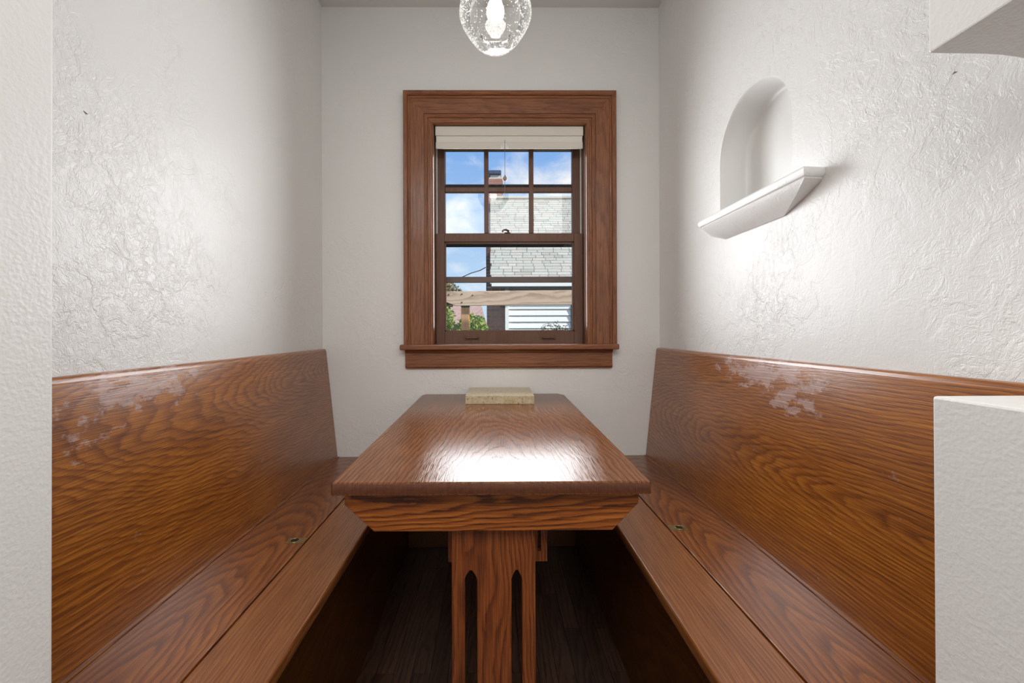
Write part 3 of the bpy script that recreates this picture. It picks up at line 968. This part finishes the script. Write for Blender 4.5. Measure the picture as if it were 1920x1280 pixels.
bm = B(); box(bm, 1.862, 1.89, HY - 0.03, HY + 0.06, GZ, 1.66); obj('downspout', bm, dkt, house)
bm = B(); box(bm, 1.90, 6.0, HY + 0.0, HY + 0.05, GZ, 2.1); obj('side_wall_panel', bm, white, house)
# brick pier and gable edge
brick_m = island_tint('shaded_brick', [(0.0, c4(0.085, 0.045, 0.038)), (0.5, c4(0.12, 0.060, 0.050)), (1.0, c4(0.065, 0.042, 0.042))], 0.9, 40, 0.4)  # shade of the eave and side face put into these brick colours
chim_m = island_tint('red_brick', [(0.0, c4(0.42, 0.17, 0.12)), (0.5, c4(0.52, 0.27, 0.21)), (1.0, c4(0.36, 0.15, 0.11))], 0.9, 40, 0.3)
mort_m = speckled('mortar', (0.30, 0.25, 0.22), 0.2, 30, 0.95)
mort_r = speckled('mortar_pale', (0.60, 0.54, 0.50), 0.15, 30, 0.95)
def brickwork(parent, x0, x1, y0, y1, z0, z1, bm_mat, mo, name):
    b_ = B(); box(b_, x0 + .01, x1 - .01, y0 + .01, y1 - .01, z0, z1)
    core = obj(name, b_, mo, parent)
    b_ = B()
    h, L, gp = 0.068, 0.20, 0.011
    nrow = int((z1 - z0) / (h + gp))
    for r_ in range(nrow):
        z = z0 + r_ * (h + gp)
        for face in range(4):
            lo, hi = (x0, x1) if face in (0, 1) else (y0, y1)
            p = lo - (0.5 * L if r_ % 2 else 0)
            while p < hi:
                a_, c_ = max(p, lo), min(p + L, hi)
                p += L + gp
                if c_ - a_ < 0.02: continue
                if face == 0: box(b_, a_, c_, y0, y0 + 0.012, z, z + h)
                elif face == 1: box(b_, a_, c_, y1 - 0.012, y1, z, z + h)
                elif face == 2: box(b_, x0, x0 + 0.012, a_ + .012, c_ - .012, z, z + h)
                else: box(b_, x1 - 0.012, x1, a_ + .012, c_ - .012, z, z + h)
    o = obj('bricks', b_, bm_mat, core)
    o['kind'] = 'stuff'
    return core
brickwork(house, -0.115, 0.30, HY - 0.02, HY + 0.5, GZ, 2.13, brick_m, mort_m, 'brick_pier')
brickwork(house, -0.135, -0.02, HY + 0.6, HY + 1.1, 2.10, 3.25, brick_m, mort_m, 'brick_gable_edge')
# roof: ridge along X
EY, EZ, RY, RZ = 9.72, 2.15, 12.5, 4.97
sl = Vector((0, RY - EY, RZ - EZ)); Ls = sl.length; ud = sl.normalized(); nd = Vector((0, -ud.z, ud.y))
bm = B()
v = [(-0.02, EY, EZ), (7.0, EY, EZ), (7.0, RY, RZ), (-0.02, RY, RZ), (7.0, 2 * RY - EY, EZ), (-0.02, 2 * RY - EY, EZ)]
up = [bm.verts.new(p) for p in v]; lo = [bm.verts.new((p[0], p[1], p[2] - 0.08)) for p in v]
for q in ((0, 1, 2, 3), (3, 2, 4, 5)):
    bm.faces.new([up[i] for i in q]); bm.faces.new([lo[i] for i in q][::-1])
for a_, b_ in ((0, 1), (1, 2), (2, 4), (4, 5), (5, 3), (3, 0)):
    bm.faces.new((up[a_], up[b_], lo[b_], lo[a_]))
roof = obj('roof', bm, plain('roof_felt', (0.10, 0.095, 0.09), 0.9), house)
shm = island_tint('roof_shingles', [(0.0, c4(0.42, 0.40, 0.34)), (0.3, c4(0.52, 0.50, 0.44)), (0.6, c4(0.56, 0.52, 0.45)), (0.8, c4(0.48, 0.50, 0.44)), (1.0, c4(0.60, 0.57, 0.50))], 0.95, 25, 0.2)
bm = B()
rowh = 0.112
rr = random.Random(3)
for i in range(int(Ls / rowh) + 1):
    s0 = i * rowh; s1 = min(s0 + rowh * 1.05, Ls)
    x = -0.03 - rr.uniform(0, 0.3)
    while x < 4.2:
        w_ = rr.choice((0.20, 0.26, 0.32, 0.40))
        x0_, x1_ = max(x + 0.005, -0.03), x + w_ - 0.005
        x += w_
        if x1_ - x0_ < 0.03: continue
        th_ = rr.uniform(0.012, 0.018)
        base = Vector((0, EY, EZ))
        P = []
        for (xx, ss, hh) in ((x0_, s0, th_), (x1_, s0, th_), (x1_, s1, 0.004), (x0_, s1, 0.004), (x0_, s0, 0.0), (x1_, s0, 0.0)):
            P.append(bm.verts.new(base + Vector((xx, 0, 0)) + ud * ss + nd * hh))
        bm.faces.new(P[:4]); bm.faces.new((P[4], P[5], P[1], P[0]))
so = obj('shingles', bm, shm, roof); so['kind'] = 'stuff'
bm = B(); box(bm, -0.03, 4.2, RY - 0.10, RY + 0.10, RZ - 0.03, RZ + 0.05, 0.02, 1); obj('ridge_cap', bm, shm, roof)
bm = B(); box(bm, 0.0, 7.0, EY - 0.07, EY - 0.005, EZ - 0.05, EZ + 0.03); obj('gutter', bm, white, house)
bm = B(); box(bm, 0.30, 7.0, EY + 0.02, HY + 0.1, EZ - 0.10, EZ - 0.085); obj('soffit', bm, dkt, house)  # shade under the eave put into the soffit's dark colour
bm = B(); box(bm, 0.33, 0.42, HY - 0.10, HY - 0.04, 1.70, 2.03); obj('eave_bracket', bm, white, house)
# chimney
ch = brickwork(house, -0.075, 0.345, 12.7, 13.2, 3.5, 5.66, chim_m, mort_r, 'chimney')
bm = B(); box(bm, -0.03, 0.28, 12.74, 13.16, 5.661, 5.74); obj('chimney_crown', bm, mort_r, ch)
bm = B(); box(bm, -0.08, 0.30, 12.66, 13.24, 5.741, 5.87, 0.02, 1)
obj('chimney_cap', bm, plain('cap_blue_grey', (0.045, 0.060, 0.12), 0.5), ch)

# timber rail outside the window
tb = wood('weathered_beam', 'X', 'Z', 'Y', 1.40, -3.5, 0.03, 0.02, (0.58, 0.45, 0.34), (0.47, 0.34, 0.25), (0.26, 0.17, 0.12), rough=0.8, coat=0.0, seed=40, wob=0.03, pore=0.2)
tp = wood('orange_post', 'Z', 'X', 'Y', -0.2, -3.6, 0.03, 0.03, (0.68, 0.34, 0.10), (0.52, 0.26, 0.09), (0.30, 0.24, 0.24), rough=0.8, coat=0.0, seed=42, wob=0.05)
pg = thing('timber_rail', (0.4, 3.62, GZ), 'weathered timber rail with post standing outside the window', 'railing')
bm = B()
plate(bm, 'Y', 3.60, 3.645, [(-0.46, 1.352), (-0.40, 1.335), (-0.305, 1.298), (2.4, 1.315), (2.4, 1.44), (-0.46, 1.418)], bev=0.003)
obj('beam', bm, tb, pg)
for x, z in ((-0.36, 1.39), (-0.25, 1.395), (-0.25, 1.325), (-0.16, 1.385)):
    bm = B()
    tube(bm, [(x, 3.5999, z), (x, 3.594, z)], 0.006, 8)
    obj('bolt', bm, dkt, pg)
bm = B(); box(bm, -0.262, -0.192, 3.66, 3.73, GZ, 1.288, 0.004, 1); obj('post', bm, tp, pg)
bm = B(); box(bm, -0.264, -0.19, 3.646, 3.732, 1.289, 1.33, 0.002, 1); obj('post_shade_cap', bm, dkt, pg)  # dark cap stands in for the shade under the beam
bm = B(); box(bm, 1.9, 1.97, 3.66, 3.73, GZ, 1.30, 0.004, 1); obj('post', bm, tp, pg)
bm = B(); box(bm, -0.19, 2.3, 3.66, 3.72, 1.035, 1.085, 0.004, 1); obj('lower_rail', bm, tb, pg)

# far house on the left
fh = thing('far_house', (-3.5, 19.5, GZ), 'distant low house with a brownish pink shingle roof at the left of the window', 'house')
bm = B(); box(bm, -7.5, -0.9, 19.0, 24.0, GZ, 1.45); obj('wall', bm, speckled('far_wall', (0.55, 0.47, 0.40), 0.1, 3, 0.8), fh)
bm = B()
v = [(-8.0, 18.4, 1.40), (-0.25, 18.4, 1.40), (-0.55, 21.5, 2.55), (-7.5, 21.5, 2.55), (-0.25, 24.6, 1.40), (-8.0, 24.6, 1.40)]
P = [bm.verts.new(p) for p in v]
bm.faces.new(P[:4]); bm.faces.new((P[3], P[2], P[4], P[5])); bm.faces.new((P[1], P[4], P[2])); bm.faces.new((P[0], P[3], P[5])); bm.faces.new((P[0], P[5], P[4], P[1]))
obj('roof', bm, speckled('far_roof', (0.44, 0.29, 0.24), 0.35, 9, 0.95), fh)

# plants
def leaves(bm, n, centre, rad, size, rnd, hollow=0.35):
    for _ in range(n):
        while True:
            p = Vector((rnd.uniform(-1, 1), rnd.uniform(-1, 1), rnd.uniform(-1, 1)))
            if hollow < p.length < 1: break
        c = Vector(centre) + Vector((p.x * rad[0], p.y * rad[1], p.z * rad[2]))
        q = Euler((rnd.uniform(-0.9, 0.9), rnd.uniform(-0.9, 0.9), rnd.uniform(0, 6.28))).to_matrix()
        s_ = size * rnd.uniform(0.6, 1.3)
        L = [bm.verts.new(c + q @ Vector(k) * s_) for k in ((-0.5, 0, 0), (-0.1, -0.28, 0.06), (0.5, 0, -0.05), (-0.1, 0.28, 0.06))]
        bm.faces.new(L)
leafm = island_tint('leaf_green', [(0.0, c4(0.09, 0.17, 0.025)), (0.5, c4(0.22, 0.34, 0.05)), (1.0, c4(0.46, 0.55, 0.11))], 0.6, 30, 0.2)
leafo = island_tint('leaf_autumn', [(0.0, c4(0.10, 0.16, 0.05)), (0.5, c4(0.28, 0.22, 0.08)), (1.0, c4(0.45, 0.32, 0.16))], 0.6, 30, 0.2)
leafd = island_tint('leaf_dark', [(0.0, c4(0.05, 0.08, 0.03)), (0.6, c4(0.12, 0.10, 0.06)), (1.0, c4(0.30, 0.20, 0.13))], 0.6, 30, 0.2)
bark = speckled('bark', (0.11, 0.08, 0.06), 0.3, 30, 0.9)
def plant(name, label, cat, blobs, mat, size, stem, seed):
    rnd = random.Random(seed)
    c = blobs[0][0]
    t_ = thing(name, (c[0], c[1], GZ), label, cat)
    bm = B()
    for cen, rad, n_ in blobs:
        leaves(bm, n_, cen, rad, size, rnd)
    f_ = obj('foliage', bm, mat, t_); f_['kind'] = 'stuff'
    bm = B()
    for cen, rad, n_ in blobs:
        tube(bm, [(c[0], c[1], GZ), ((c[0] + cen[0]) / 2 + .03, (c[1] + cen[1]) / 2, (GZ + cen[2]) / 2), (cen[0], cen[1], cen[2] + rad[2] * 0.4)], [stem, stem * 0.7, stem * 0.3], 7)
    obj('stem', bm, bark, t_)
plant('green_bush', 'leafy green bush beside the brick pier outside the window', 'bush',
      [((-0.32, 6.6, 1.00), (0.27, 0.3, 0.36), 1500), ((-0.42, 6.8, 0.6), (0.4, 0.4, 0.5), 1500), ((-0.18, 6.9, 0.85), (0.14, 0.3, 0.5), 900)], leafm, 0.065, 0.03, 5)
plant('autumn_bush', 'low yellow-green bush at the lower left of the window view', 'bush',
      [((-0.60, 5.55, 0.82), (0.24, 0.25, 0.28), 900), ((-0.70, 5.55, 0.5), (0.3, 0.25, 0.4), 700)], leafo, 0.07, 0.025, 6)
plant('tree', 'tree with olive and orange leaves behind the far house roof', 'tree',
      [((-1.9, 16.0, 2.45), (0.85, 0.7, 0.50), 1500), ((-2.3, 16.3, 2.0), (0.8, 0.6, 0.7), 900)], leafo, 0.17, 0.10, 7)
plant('side_shrub', 'tall green shrub at the left edge of the window view', 'bush',
      [((-0.98, 9.0, 1.35), (0.22, 0.3, 0.28), 800), ((-1.05, 9.0, 0.9), (0.3, 0.3, 0.5), 600)], leafm, 0.07, 0.03, 8)
plant('thin_shrub', 'sparse reddish-leaved shrub in front of the white clapboards', 'bush',
      [((1.12, 8.2, 0.98), (0.26, 0.2, 0.28), 260), ((1.35, 8.3, 0.98), (0.22, 0.2, 0.34), 110), ((0.95, 8.2, 0.92), (0.22, 0.2, 0.25), 70)], leafd, 0.06, 0.010, 9)
# overhead cable to the gable
bm = B()
tube(bm, [(-1.6, 10.4, 2.10), (-0.9, 10.4, 2.32), (-0.5, 10.4, 2.50), (-0.28, 10.5, 2.58), (-0.150, 10.62, 2.67)], 0.012, 6)
cb = obj('overhead_cable', bm, dkt)
tag(cb, 'thin black overhead cable running to the house gable', 'cable')
